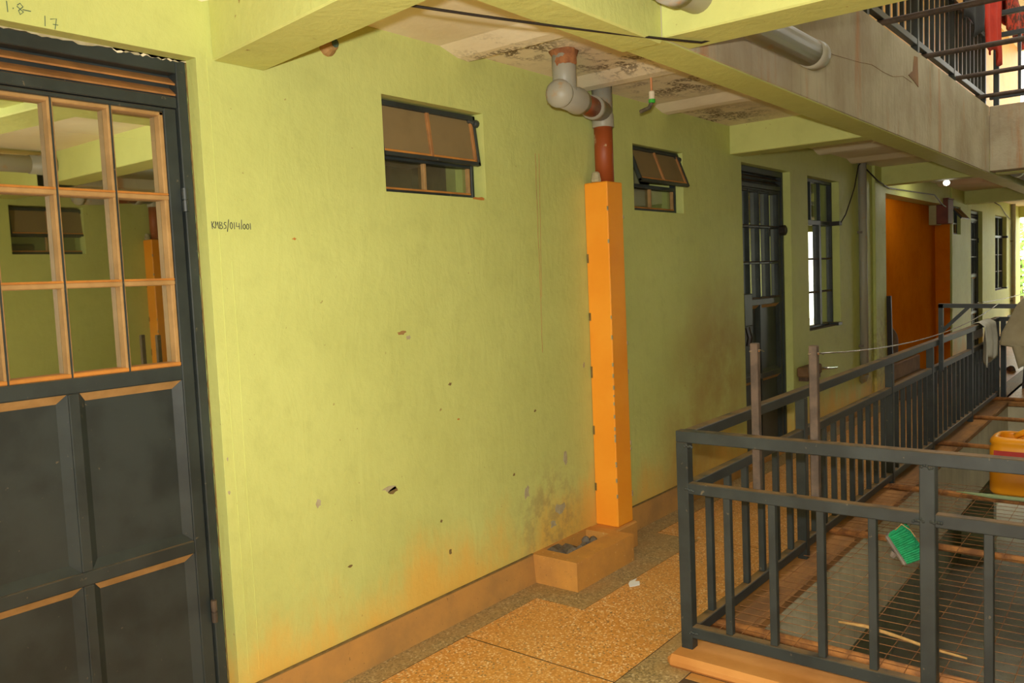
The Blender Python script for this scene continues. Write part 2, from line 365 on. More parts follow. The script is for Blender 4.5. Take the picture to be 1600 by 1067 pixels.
# kerbs round the well
kb = MB().box(2.94, VX0, -3.85, -1.035, -.006, .052, bev=.02).build('trim_1', 'orange_kerb'); tag(kb, 'low orange cement kerb under the front railing', kind='structure')
tag(MB().box(VX0, VX1, -1.229, -1.03, -.006, .045, bev=.008).build('trim_2', 'kerb_dirt'), 'dusty cement kerb under the long railing', kind='structure')
tag(MB().box(VX1, VX1+.26, -3.85, -1.03, -.006, .05, bev=.01).build('trim_3', 'kerb_dirt'), 'cement kerb at the far end of the open well', kind='structure')
tag(MB().box(VX0, VX1, -3.86, -3.69, -.006, .045, bev=.008).build('trim_4', 'kerb_dirt'), 'cement kerb on the opposite side of the open well', kind='structure')
# well sides below floor level
def ring(z0, z1, name, mat, labels, t=.17, ox=0.0, ch=0):
    x0, x1, y0, y1 = VX0, VX1, VY0, VY1
    e = .006
    for nm, b, lb in zip(range(4), ((x0+e, x1-e, y0-e, y0+t, z0, z1), (x0+e, x1-e, y1-t, y1+e, z0, z1), (x0-t, x0+e, y1-t, y0+t, z0, z1), (x1-e, x1+t, y1-t, y0+t, z0, z1)), labels):
        tag(MB().box(*b).build('%s_%d' % (name, nm+5), mat), lb, kind='structure')
ring(-.56, -.006, 'trim', 'lower_concrete', ['streaked concrete edge of the floor below the long railing', 'concrete floor edge on the opposite side of the well', 'concrete floor edge below the front railing', 'concrete floor edge at the far end of the well'])

# ---------------------------------------------------------------- lower storey seen through the mesh
tag(MB().box(XB, XE, YO, 3.1, -3.2, -3.1).build('floor_lower', 'lower_concrete'), 'grey concrete floor of the storey below', kind='structure')
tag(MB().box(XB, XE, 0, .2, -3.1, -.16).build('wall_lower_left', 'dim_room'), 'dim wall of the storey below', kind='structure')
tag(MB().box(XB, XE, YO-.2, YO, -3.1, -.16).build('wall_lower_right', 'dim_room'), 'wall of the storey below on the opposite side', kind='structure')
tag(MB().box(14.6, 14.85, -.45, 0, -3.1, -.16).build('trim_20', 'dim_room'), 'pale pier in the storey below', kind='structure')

# ---------------------------------------------------------------- ceiling and beams
cb = MB()
cb.box(XB, XE, -1.05, 3.1, ZC, ZU-.05); cb.box(-1.4, 2.9, YO, -1.05, ZC, ZU-.05); cb.box(XB, -1.4, YO, -3.8, ZC, ZU-.05); cb.box(VX1+.1-.5, XE, YO, -1.05, ZC, ZU-.05); cb.box(2.9, XE, YO, -3.8, ZC, ZU-.05)
ceil = cb.build('ceiling', 'ceiling_plaster'); tag(ceil, 'stained cream plaster ceiling of the corridor', kind='structure')
for k, x in enumerate((2.55-.55, 3.045, 4.02, 5.035, 7.05, 8.05, 9.05, 11.1, 12.1, 13.1)):
    if k == 0: continue
    MB().prism([(x-.16, -.001, ZC+.002), (x-.03, -.001, ZC-.034), (x+.045, -.001, ZC-.038), (x+.05, -.001, ZC+.01)], (0, -1.0, 0)).build('ceiling_rib', 'ceiling_plaster', ceil)
bt = dict(kind='structure')
tag(MB().box(XB, 2.84, -1.155, -.985, ZB-.02, ZC+.02, bev=.006).build('trim_9', 'lime_beam'), 'lime painted edge beam over the near crossing', **bt)
tag(MB().box(2.84, 9.68, -1.155, -.985, ZB, ZU, bev=.004).build('trim_10', 'stained_concrete'), 'stained grey concrete edge beam above the long railing', **bt)
MBs = MB().box(2.85, 9.68, -1.15, -.98, ZB-.006, ZB+.02)
tag(MBs.build('trim_11', 'lime_beam'), 'lime painted underside of the edge beam', **bt)
tag(MB().box(9.68, XE, -1.155, -.985, ZB, ZC+.02, bev=.006).build('trim_12', 'lime_beam'), 'edge beam over the far crossing', **bt)
tag(MB().box(1.719, 1.933, -5.0, .0, 2.40, ZC+.02, bev=.006, skew=.133).build('trim_13', 'lime_beam'), 'lime painted ceiling beam above the near door', **bt)
tag(MB().box(2.84, 3.06, -4.9, -1.15, ZB, ZU, bev=.006).build('trim_14', 'lime_beam'), 'lime painted ceiling beam above the front railing', **bt)
tag(MB().box(6.045, 6.26, -1.0, 0, 2.46, ZC+.02, bev=.006).build('trim_15', 'lime_beam'), 'lime painted ceiling beam before the second door', **bt)
tag(MB().box(10.05, 10.27, -4.9, 0, 2.47, ZC+.02, bev=.006).build('trim_16', 'lime_beam'), 'green ceiling beam beside the orange recess', **bt)
tag(MB().box(9.68, 9.9, -3.9, -1.155, 2.47, ZU, bev=.006).build('trim_17', 'stained_concrete'), 'stained concrete beam across the far end of the well', **bt)
tag(MB().box(2.84, 9.68, -3.92, -3.75, ZB, ZU, bev=.006).build('trim_18', 'stained_concrete'), 'concrete edge beam on the opposite side of the well', **bt)
tag(MB().box(14.9, 15.12, -4.9, 0, 2.47, ZC+.02, bev=.006).build('trim_19', 'lime_beam'), 'green ceiling beam before the farthest door', **bt)
tag(MB().box(XE-.2, XE, -4.9, 0, 2.44, ZC+.05).build('trim_21', 'lime_beam'), 'lintel over the open end of the corridor', **bt)

# opposite wall and ends
wr = wall_mesh([(3.0, 3.62, 1.99, 2.41), (3.75, 4.0, 0, 0.001)][:1], XB, XE, -.2, 2.95, YO-.2, YO).build('wall_right', 'lime_wall'); tag(wr, 'lime green wall on the opposite side of the crossing', kind='structure')
tag(MB().box(XE-.2, XE, -3.2, -2.1, -.1, 2.5).build('wall_far', 'lime_wall'), 'lime green end wall between the two corridor mouths', kind='structure')
tag(MB().box(XB, XB+.2, -3.6, -.9, -.1, 2.95).build('wall_back', 'lime_wall'), 'lime green wall behind the crossing', kind='structure')

# ---------------------------------------------------------------- upper storey round the well
tag(MB().box(XB, XE, 0, .2, ZU-.16, 6.0).build('wall_upper_left', 'amber_wall'), 'amber yellow wall of the storey above', kind='structure')
tag(MB().box(XB, XE, YO-.2, YO, ZU-.16, 6.0).build('wall_upper_right', 'lime_wall'), 'wall of the storey above on the opposite side', kind='structure')
ru = MB(); ru.box(XB, XE, -1.2, .2, 5.9, 6.1); ru.box(XB, XE, YO-.2, -3.7, 5.9, 6.1); ru.box(-3.5, VX0-.1, -3.7, -1.2, 5.9, 6.1); ru.box(10.0, 17.0, -3.7, -1.2, 5.9, 6.1); ru.box(VX0-.1, 6.2, -3.7, -1.2, 5.9, 6.1)  # unseen roof pieces added over the wells, sized to hold back skylight
tag(ru.build('ceiling_upper', 'ceiling_plaster'), 'ceiling of the storey above, with unseen roof pieces added over the wells against skylight', kind='structure')

# ---------------------------------------------------------------- doors
def door(name, x0, x1, zt, label, bar='putty', ledge='orange_dust'):
    """steel door: frame, louvred head, leaf of stiles and rails, glazed above, pressed panels below. yf = frame face"""
    r = empty(name, (x0, 0, 0)); tag(r, label, kind='structure')
    W = x1-x0; yf = .075; Y = (yf, yf+.05)
    def P(nm, mat, b, parent=r, bev=.003): return MB().box(*b, bev=bev).build(nm, mat, parent)
    P('door_frame', 'dark_steel', (.004, .04, yf-.012, yf+.06, 0, zt-.002)); P('door_frame', 'dark_steel', (W-.04, W-.004, yf-.012, yf+.06, 0, zt-.002))
    P('door_frame', 'dark_steel', (.04, W-.04, yf-.012, yf+.06, zt-.048, zt-.002))
    P('louvre_back', 'dark_steel', (.04, W-.04, yf+.04, yf+.05, zt-.13, zt-.048), bev=0)
    for k in range(2):
        z = zt-.055-.036*k
        MB().prism([(.04, yf+.036, z), (.04, yf, z-.026), (.04, yf+.004, z-.031), (.04, yf+.038, z-.006)], (W-.08, 0, 0)).build('louvre_slat', 'rust_louvre' if bar == 'putty' else 'dark_steel', r)
    P('head_rail', 'dark_steel', (.04, W-.04, yf-.004, yf+.05, zt-.165, zt-.128))
    lx0, lx1 = .044, W-.044
    leaf = MB().box(lx0, lx0+.045, *Y, .03, zt-.168, bev=.003).build('door_stile', 'dark_steel', r)
    P('door_stile', 'dark_steel', (lx1-.045, lx1, *Y, .03, zt-.168))
    P('door_rail', 'dark_steel', (lx0+.045, lx1-.045, *Y, zt-.182, zt-.168))
    gx0, gx1 = lx0+.045, lx1-.045; gz0, gz1 = 1.345, zt-.182
    P('door_rail', 'dark_steel', (gx0, gx1, *Y, gz0-.05, gz0))
    P('door_rail', 'dark_steel', (gx0, gx1, *Y, .675, .72)); P('door_rail', 'dark_steel', (gx0, gx1, *Y, .03, .09))
    cx = (gx0+gx1)/2
    P('door_stile', 'dark_steel', (cx-.017, cx+.017, *Y, .72, gz0-.05)); P('door_stile', 'dark_steel', (cx-.017, cx+.017, *Y, .09, .675))
    for a, c in ((gx0, cx-.017), (cx+.017, gx1)):
        for za, zb in ((.72, gz0-.05), (.09, .675)):
            m = MB(); i = .028
            o_ = [(a, Y[0]+.008, za), (c, Y[0]+.008, za), (c, Y[0]+.008, zb), (a, Y[0]+.008, zb)]; n_ = [(a+i, Y[0]+.03, za+i), (c-i, Y[0]+.03, za+i), (c-i, Y[0]+.03, zb-i), (a+i, Y[0]+.03, zb-i)]
            m.poly(n_)
            for k in range(4): m.poly([o_[k], o_[(k+1) % 4], n_[(k+1) % 4], n_[k]])
            p = m.build('door_panel', 'dark_steel', r)
            MB().prism([(a+.004, Y[0]+.0085, zb-.001), (a+i, Y[0]+.0295, zb-i), (c-i, Y[0]+.0295, zb-i), (c-.004, Y[0]+.0085, zb-.001)], (0, -.001, -.001)).build('dust_ledge', 'putty', p)
    cols, rows = 4, 3; pw, ph = (gx1-gx0)/cols, (gz1-gz0)/rows
    for k in range(1, cols): P('glazing_bar', bar, (gx0+pw*k-.009, gx0+pw*k+.009, Y[0]+.004, Y[1]-.01, gz0, gz1), bev=.003); P('bar_edge', 'dark_steel', (gx0+pw*k-.002, gx0+pw*k+.003, Y[0], Y[0]+.01, gz0, gz1), bev=0)
    for j in range(1, rows): P('glazing_bar', bar, (gx0, gx1, Y[0]+.003, Y[1]-.01, gz0+ph*j-.009, gz0+ph*j+.008), bev=.003)
    P('putty_edge', bar, (gx0, gx0+.012, Y[0]+.006, Y[1]-.01, gz0, gz1)); P('putty_edge', bar, (gx1-.016, gx1, Y[0]+.006, Y[1]-.01, gz0, gz1)); P('putty_edge', bar, (gx0, gx1, Y[0]+.006, Y[1]-.01, gz1-.014, gz1))
    for j in range(rows): P('putty_edge', ledge, (gx0, gx1, Y[0]+.002, Y[1]-.01, gz0+ph*j+(.008 if j else 0), gz0+ph*j+(.015 if j else .014)))
    for k in range(cols):
        for j in range(rows):
            MB().poly([(gx0+pw*k+.008, Y[1]-.012, gz0+ph*j+.008), (gx0+pw*(k+1)-.008, Y[1]-.012, gz0+ph*j+.008), (gx0+pw*(k+1)-.008, Y[1]-.012, gz0+ph*(j+1)-.008), (gx0+pw*k+.008, Y[1]-.012, gz0+ph*(j+1)-.008)]).build('pane', 'door_glass', r)
    if True:
        for z in (1.92, .45):
            MB().lathe((W-.042, yf-.016, z-.04), [(.011, 0), (.011, .036), (.008, .037), (.008, .041), (.011, .042), (.011, .08)], 10).build('hinge', 'dark_steel' if z > 1 else 'rusty_steel', r)
    P('threshold', 'dusty_cement', (0, W, .0, .2, -.006, .028), bev=.004)
    return r
d1 = door('door_1', D1[0], D1[1], 2.40, 'near dark steel door with reflecting panes and dusty louvred head')
d2 = door('door_2', D2[0], D2[1], 2.423, 'second dark steel door behind the two thin clothesline posts', 'dark_steel', 'rusty_steel')
d3 = door('door_3', D3[0], D3[1], 2.41, 'farthest dark steel door right of the orange recess', 'dark_steel', 'rusty_steel')
# padlock box and latch on the second door
l_ = MB().box(.10, .26, .04, .075, 1.14, 1.40, bev=.006).build('lock_box', 'dark_steel', d2)
MB().lathe((.985, .05, 1.92), [(.03, -.03), (.045, -.02), (.045, .02), (.03, .03)], 12, 'y').build('bolt_ring', 'cable_black', d2)
MB().tube([(.17, .05, 1.13), (.17, .03, 1.05), (.17, .045, .98)], .022, 8).build('padlock', 'cable_black', d2)

# ---------------------------------------------------------------- small top-hung windows
def vent_window(name, W_, label, tilt, yf=.07):
    x0, x1, z0, z1 = W_; w = x1-x0; h = z1-z0
    r = empty(name, (x0, 0, z0)); tag(r, label, kind='structure')
    def P(nm, mat, b, parent=r, bev=.002): return MB().box(*b, bev=bev).build(nm, mat, parent)
    t = .022; zm = h*.40
    P('window_frame', 'dark_steel', (.002, t, yf, yf+.04, .002, h-.002)); P('window_frame', 'dark_steel', (w-t, w-.002, yf, yf+.04, .002, h-.002))
    P('window_frame', 'dark_steel', (t, w-t, yf, yf+.04, .002, t)); P('window_frame', 'dark_steel', (t, w-t, yf, yf+.04, h-t, h-.002)); P('window_frame', 'dark_steel', (t, w-t, yf, yf+.04, zm-.012, zm+.012))
    P('glazing_bar', 'putty', (w*.49-.008, w*.49+.008, yf+.008, yf+.03, t, zm-.012))
    P('putty_edge', 'orange_dust', (t, w-t, yf+.006, yf+.03, t, t+.01)); P('putty_edge', 'putty', (w-t-.014, w-t, yf+.008, yf+.03, t, zm-.012))
    for a, c in ((t, w*.49-.008), (w*.49+.008, w-t)): MB().poly([(a, yf+.028, t), (c, yf+.028, t), (c, yf+.028, zm-.012), (a, yf+.028, zm-.012)]).build('pane', 'window_glass', r)
    # opening sash hinged at its top edge
    s = empty('sash', (0, yf-.002, h-.01)); s.parent = r; s.rotation_euler = (-tilt, 0, 0)
    H = h-zm-.002; sw0, sw1 = .006, w-.006; f = .018
    def S(nm, mat, b, bev=.002): return MB().box(*b, bev=bev).build(nm, mat, s)
    S('sash_frame', 'dark_steel', (sw0, sw1, -.022, 0, -f-.006, 0)); S('sash_frame', 'dark_steel', (sw0, sw1, -.022, 0, -H, -H+f))
    S('sash_frame', 'dark_steel', (sw0, sw0+f, -.022, 0, -H, 0)); S('sash_frame', 'dark_steel', (sw1-f, sw1, -.022, 0, -H, 0))
    S('putty_edge', 'orange_dust', (sw0+f, sw1-f, -.018, -.004, -H+f, -H+f+.011)); S('putty_edge', 'rust_louvre', (sw1-f-.018, sw1-f, -.018, -.004, -H+f, -f))
    S('glazing_bar', 'rust_louvre', (w*.49-.009, w*.49+.009, -.02, -.004, -H+f, -f))
    for a, c in ((sw0+f, w*.49-.009), (w*.49+.009, sw1-f)): MB().poly([(a, -.008, -H+f), (c, -.008, -H+f), (c, -.008, -f), (a, -.008, -f)]).build('pane', 'brown_glass', s)
    MB().lathe((w-.008, yf-.03, h-.045), [(.012, -.02), (.018, -.012), (.02, 0), (.018, .012), (.01, .02)], 10, 'x').build('hinge', 'dark_steel', r)
    MB().tube([(w-.05, yf-.012, h-.03), (w-.012, yf-.03, h-.045)], .012, 8).build('hinge_arm', 'dark_steel', r)
    return r
vent_window('window_1', W1, 'small steel window left of the orange column, upper sash nearly shut', math.radians(7))
vent_window('window_2', W2, 'small steel window right of the orange column, upper sash tilted open', math.radians(21), .055)
vent_window('window_5', W5, 'little window with raised flap right of the orange recess', math.radians(40), .05)

# ---------------------------------------------------------------- tall windows
def tall_window(name, W_, label):
    x0, x1, z0, z1 = W_; w = x1-x0; h = z1-z0; yf = .07
    r = empty(name, (x0, 0, z0)); tag(r, label, kind='structure')
    def P(nm, mat, b, parent=r, bev=.002): return MB().box(*b, bev=bev).build(nm, mat, parent)
    t = .03; zt = 2.01-z0
    for b in ((.002, t, yf, yf+.045, .002, h-.002), (w-t, w-.002, yf, yf+.045, .002, h-.002), (t, w-t, yf, yf+.045, .002, t), (t, w-t, yf, yf+.045, h-t, h-.002)): P('window_frame', 'dark_steel', b)
    P('transom', 'dark_steel', (t, w-t, yf-.006, yf+.045, zt-.022, zt+.022))
    xm = w*.58
    P('mullion', 'dark_steel', (xm-.03, xm+.03, yf-.004, yf+.045, t, zt-.022))
    for x in (w*.33, w*.62): P('glazing_bar', 'dark_steel', (x-.011, x+.011, yf+.004, yf+.035, zt+.022, h-t))
    bars = [t]+[zt*.345, zt*.66]+[zt-.022]
    for z in bars[1:3]: P('glazing_bar', 'rusty_steel', (t, w-t, yf+.004, yf+.03, z-.009, z+.009))
    xsn = [t, w*.33, w*.62, w-t]
    for a, c in zip(xsn, xsn[1:]): MB().poly([(a, yf+.03, zt), (c, yf+.03, zt), (c, yf+.03, h-t), (a, yf+.03, h-t)]).build('pane', 'window_glass', r)
    for a, c in ((t, xm), (xm, w-t)):
        for za, zb in zip(bars, bars[1:]): MB().poly([(a, yf+.028, za), (c, yf+.028, za), (c, yf+.028, zb), (a, yf+.028, zb)]).build('pane', 'door_glass', r)
    P('window_stay', 'cable_black', (w-.10, w-.01, -.03, yf, zt-.02, zt+.02)); P('sill_stop', 'dark_steel', (w-.13, w-.01, -.02, yf, -.0, .03))
    P('sill', 'rusty_steel', (0, w, .004, yf, 0.0, .012))
    return r
tall_window('window_3', W3, 'tall steel window between the second door and the grey pipe')
tall_window('window_4', W4, 'farthest tall window near the open corridor end')

# ---------------------------------------------------------------- orange column, drain box, pipes
c = empty('pipe_casing', (4.05, 0, .15)); tag(c, 'bright orange square column casing the drain pipe', 'column')
m = MB().box(-.004, .162, -.152, -.001, 0, 1.97, bev=.005); m.build('casing', 'orange_column', c)
for k in range(26):        # chips along its edges
    z = random.uniform(.05, 1.85); e = random.random(); s_ = random.uniform(.006, .016)
    x_, y_ = ((-.004, -.152) if e < .55 else (.162, -.152))
    MB().box(x_-.0015, x_+random.uniform(.004, .008), y_-.0015, y_+random.uniform(.004, .008), z, z+s_*1.6).build('paint_chip', 'bare_plaster', c)
for k in range(5): MB().box(-.0055, -.003, -.014-.004*random.random(), -.002, .2+.33*k, .24+.33*k+.03*random.random()).build('paint_chip', 'dark_mark', c)
o = MB().lathe((-.07+.04, -.06, 1.97), [(.028, 0), (.03, .012), (.022, .05), (.012, .058)], 9).build('cement_lump', 'bare_plaster', c); o.location = (.03, -.02, 0)

b = empty('drain_box', (3.42, 0, 0)); tag(b, 'dusty cement gully box at the foot of the orange column', 'drain')
m = MB(); L, Wd, Hh = .565, .285, .152; hx0, hx1, hy0, hy1 = .09, .50, -.165, -.012
def vq(*ps): m.poly(ps)
for (xa, xb, ya, yb) in ((0, hx0, -Wd, 0), (hx1, L, -Wd, 0), (hx0, hx1, -Wd, hy0), (hx0, hx1, hy1, 0)): m.box(xa, xb, ya, yb, -.005, Hh)
bo = m.build('box_walls', 'dusty_cement', b); md = bo.modifiers.new('weld', 'WELD'); md.merge_threshold = .0005
MB().box(L, L+.24, -.175, 0, -.005, .15, bev=.008).build('column_plinth', 'dusty_cement', b)
MB().grid(lambda u, v: (hx0+(hx1-hx0)*u, hy0+(hy1-hy0)*v, .095+.05*math.sin(4*u+.6)*(v-.1)+random.uniform(-.012, .012)), 12, 6).build('sludge', 'drain_muck', b)
for k in range(7):
    a = MB().lathe((random.uniform(.12, .46), random.uniform(-.14, -.05), .085), [(.004, 0), (.022, .015), (.028, .035), (.014, .055), (.003, .06)], 7).build('rubble', 'grey_plastic' if k % 2 else 'drain_muck', b)
o = MB().poly([(3.62, -.47, .001), (3.67, -.50, .002), (3.72, -.47, .001), (3.70, -.455, .003), (3.745, -.44, .002), (3.69, -.43, .002), (3.65, -.445, .003)]).build('paint_flake', 'paper', None, solid=.002); tag(o, 'pale paint flake on the floor before the drain box', 'flake')

p = empty('drain_pipe', (4.135, -.085, 2.12)); tag(p, 'red and grey plastic drain pipe above the orange column', 'pipe')
MB().tube([(0, 0, 0), (0, 0, .36)], .053, 20).build('red_riser', 'red_pipe', p, True)
tee = MB().lathe((0, 0, .31), [(.060, 0), (.062, .004), (.062, .07), (.058, .075), (.058, .24)], 20).build('tee_fitting', 'grey_pvc', p, True)
A = Vector((0, 0, .40)); Bv = Vector((3.335-4.135, -.36+.085, 2.455-2.12)); dv = (Bv-A)
pt = lambda f: tuple(A+dv*f)
MB().tube([pt(0), pt(.20), pt(.20), pt(.30)], [.058, .058, .064, .064], 20).build('branch_socket', 'grey_pvc', tee, True)
MB().tube([pt(.25), pt(.72)], .053, 20).build('red_branch', 'red_pipe', p, True)
el = MB().tube([pt(.60), pt(.655), pt(.66), pt(.69), pt(.70), pt(1.04)], [.064, .064, .067, .067, .062, .060], 20).build('elbow', 'grey_pvc', p, True)
MB().tube([pt(1.03), pt(1.055), pt(1.06), pt(1.085)], [.064, .066, .058, .05], 20).build('cleanout_cap', 'grey_pvc', el, True)
MB().tube([pt(.93), tuple(Vector(pt(.93))+Vector((.0, .0, .10))), tuple(Vector(pt(.93))+Vector((0, 0, .20)))], [.056, .058, .058], 18).build('ceiling_spigot', 'grey_pvc', el, True)
fm = MB(); q = Vector(pt(.93))
fm.lathe(q+Vector((0, 0, .13)), [(.05, .0), (.064, .02), (.058, .05), (.07, .085)], 14)
for v in fm.b.verts: v.co += Vector((random.uniform(-.008, .008), random.uniform(-.008, .008), random.uniform(-.006, .006)))
fm.build('foam_collar', 'insulating_foam', p, True)

# grey soil pipe passing through the beam above the front railing
o = empty('soil_pipe', (2.2, -1.30, 2.53)); tag(o, 'thick grey pipe passing through the beam above the front railing', 'pipe')
MB().tube([(-1.2, -.0, .02), (1.9, -.0, .055)], .062, 20).build('pipe_run', 'grey_pvc', o, True)
MB().tube([(.36, 0, .037), (.42, 0, .038), (.42, 0, .038), (.50, 0, .039)], [.068, .068, .072, .072], 20).build('socket', 'grey_pvc', o, True)
MB().tube([(1.80, 0, .053), (1.9, 0, .055), (1.905, 0, .055), (1.93, 0, .056)], [.066, .067, .06, .03], 20).build('end_cap', 'grey_pvc', o, True)

# thin hanging fitting on the ceiling
o = empty('pipe_dropper', (4.06, -.44, ZC)); tag(o, 'copper dropper with white and green socket hanging from the ceiling', 'fitting')
MB().lathe((0, 0, -.014), [(.045, 0), (.06, .006), (.062, .014)], 14).build('rose', 'ceiling_plaster', o, True)
MB().tube([(0, 0, 0), (.002, 0, -.11)], .006, 8).build('rod', 'copper', o)
MB().lathe((.003, 0, -.15), [(.013, 0), (.016, .005), (.016, .04), (.01, .044)], 10).build('socket', 'white_plastic', o)
MB().lathe((.003, 0, -.168), [(.016, 0), (.018, .003), (.018, .018)], 10).build('ring', 'green_ring', o)
MB().tube([(.003, 0, -.165), (.008, .02, -.19), (.02, .08, -.20)], .011, 8).build('nozzle', 'drain_muck', o)

# old lamp socket in the corner of the near beam
o = empty('wall_socket', (2.235, 0, 2.545)); tag(o, 'broken lamp socket on the wall beside the near ceiling beam', 'socket')
MB().lathe((0, 0, 0), [(.04, 0), (.038, -.012), (.026, -.03), (.022, -.045)], 12, 'y').build('socket_body', 'putty', o)
MB().lathe((0.004, -.045, .004), [(.016, .004), (.017, -.004), (.008, -.006)], 10, 'y').build('socket_face', 'green_ink', o)

# ---------------------------------------------------------------- wires
def cable(name, pts, r, label, mat='cable_black', cat='cable'):
    o = MB().tube(pts, r, 6).build(name, mat, None, True); tag(o, label, cat); return o
def sag(a, b_, s, n=14):
    a, b_ = Vector(a), Vector(b_); return [a.lerp(b_, k/n)-Vector((0, 0, s*4*(k/n)*(1-k/n))) for k in range(n+1)]
cable('ceiling_cable', sag((1.55, -.70, 2.44), (2.98, -1.245, 2.447), .012)+[Vector((3.02, -1.262, 2.46)), Vector((3.035, -1.275, 2.50))], .0045, 'black cable slung under the edge beam')
cable('wall_cable', [(8.60, -.03, 2.02), (8.75, -.03, 2.10), (8.95, -.03, 2.28), (9.1, -.02, 2.40), (9.2, -.03, 2.62), (9.28, -.04, 2.66)], .006, 'thin black wire from the tall window up to the grey pipe')
cable('lintel_cable', [(9.4, -.05, 2.60), (9.8, -.06, 2.50), (10.3, -.05, 2.45), (11.4, -.05, 2.47), (12.6, -.05, 2.49), (13.1, -.05, 2.38), (13.3, -.05, 2.36)], .008, 'black wire along the head of the orange recess')
cable('far_cable', [(17.4, -.02, 2.62), (18.2, -.02, 2.58), (18.8, -.02, 2.44), (19.4, -.02, 2.36)], .008, 'wire on the far wall above the farthest tall window')

# ---------------------------------------------------------------- railings round the open well
def railing(name, axis, a0, a1, const, posts, label, z=0.0, step=.182, base=.045, skip=0, infill=True):
    """welded railing along an axis ('x' or 'y'); parts: rails, posts, balusters"""
    r = empty(name, (0, 0, z)); tag(r, label, 'railing', 'welded railings round the open wells')
    def B(nm, u0, u1, hw, z0, z1, bev=.003):
        b = (u0, u1, const-hw, const+hw, z0, z1) if axis == 'x' else (const-hw, const+hw, u0, u1, z0, z1)
        return MB().box(*b, bev=bev).build(nm, 'dark_steel', r)
    lo, hi = min(a0, a1), max(a0, a1)
    B('top_rail', lo-(.025 if not skip else 0), hi+.025, .025, .910, .957); B('mid_rail', lo, hi, .021, .700, .745); 
    if infill: B('bottom_rail', lo, hi, .022, .100, .147)
    for p_ in posts[skip:]: B('post', p_-.025, p_+.025, .025, base, .910)
    # welds where the rails meet the posts
    ps = sorted(posts)
    cells = list(zip(ps, ps[1:])) if infill else []
    proto = None
    for a, b_ in cells:
        n = max(1, round((b_-a)/step)); d = (b_-a)/n
        for k in range(1, n):
            u = a+d*k
            if proto is None:
                proto = B('baluster', u-.014, u+.014, .014, .147, .700, .002); u_ref = u
            else:
                c = proto.copy(); COL.objects.link(c); c.parent = r
                if axis == 'x': c.location.x = u-u_ref
                else: c.location.y = u-u_ref
    return r
fr = railing('front_railing', 'y', -1.085, -3.75, 3.06, [-1.085, -1.995, -2.9, -3.75], 'near dark steel railing across the end of the open well')
sr = railing('side_railing', 'x', 3.06+.025, 10.47, -1.10, [3.06, 4.375, 6.11, 7.32, 8.97, 10.47], 'long dark steel railing running away along the corridor', skip=1)
rr = railing('far_railing', 'y', -1.10, -3.75, 10.52, [-1.16, -2.0, -2.9, -3.75], 'far dark railing across the end of the open well behind the shirt', infill=False)
orr = railing('opposite_railing', 'x', 3.06+.03, 10.47, -3.75, [3.06, 4.375, 6.11, 7.32, 8.97, 10.47], 'dark railing on the opposite side of the well', skip=1)
ur = railing('upper_side_railing', 'x', 3.06, 9.72, -1.10, [3.12, 4.375, 5.6, 6.9, 8.2, 9.68], 'railing of the storey above along the stained beam', z=ZU-.02, base=0.0)
uf = railing('upper_far_railing', 'y', -1.14, -3.75, 9.80, [-1.2, -2.0, -2.9, -3.75], 'railing of the storey above across the far beam', z=ZU-.02, base=0.0)
for k, (yy, zt) in enumerate(((-1.377, 1.312), (-1.602, 1.306), (-2.80, 1.31), (-3.02, 1.31))):
    p_ = MB().box(3.083, 3.113, yy-.015, yy+.015, .70, zt, bev=.003).build('clothesline_post', 'rusty_steel', fr)
    MB().tube([(3.098, yy-.019, zt-.03), (3.098, yy+.019, zt-.03)], .004, 6).build('bolt', 'rusty_wire', p_)
    MB().tube([(3.08, yy+.016, zt-.032), (3.095, yy-.022, zt-.026), (3.115, yy-.03, zt-.034)], .002, 5).build('wire_end', 'chrome', p_)
# clothesline bracket on the long railing
XL = 7.55
br = MB().bar((XL, -1.135, .70), (XL, -1.135, 1.245), .034).build('bracket_post', 'dark_steel', sr)
MB().bar((XL, -1.118, 1.232), (XL, -3.0, 1.19), .034).build('bracket_arm', 'dark_steel', sr)
MB().bar((XL, -1.14, 1.02), (XL, -1.34, 1.222), .026).build('bracket_brace', 'dark_steel', sr)
# weld beads on the nearest posts
for (y_, z_) in ((-1.995, .905), (-1.995+.028, .72), (-1.995-.028, .72), (-1.115, .90), (-1.115, .72), (-1.115, .12)):
    wb = MB(); wb.box(3.033, 3.037, y_-.02, y_+.02, z_-.014, z_+.014)
    wm = MB()
    for k in range(5): wm.lathe((3.035, y_-.016+.008*k, z_+random.uniform(-.006, .006)), [(.002, -.004), (.006, -.001), (.003, .003)], 6, 'x')
    wb.b.free(); wm.build('weld_bead', 'dark_steel', fr)
def wire(name, a, b_, s, label, r=.003): return cable(name, sag(a, b_, s), r, label, 'chrome', 'wire')
wire('clothesline', (3.098, -1.60, 1.275), (7.55, -1.55, 1.245), .085, 'thin clothesline wire from the second rusty post to the bracket arm')
wire('clothesline', (7.55, -1.40, 1.25), (10.6, -1.55, 1.30), .03, 'thin clothesline wire beyond the bracket over the far railing')

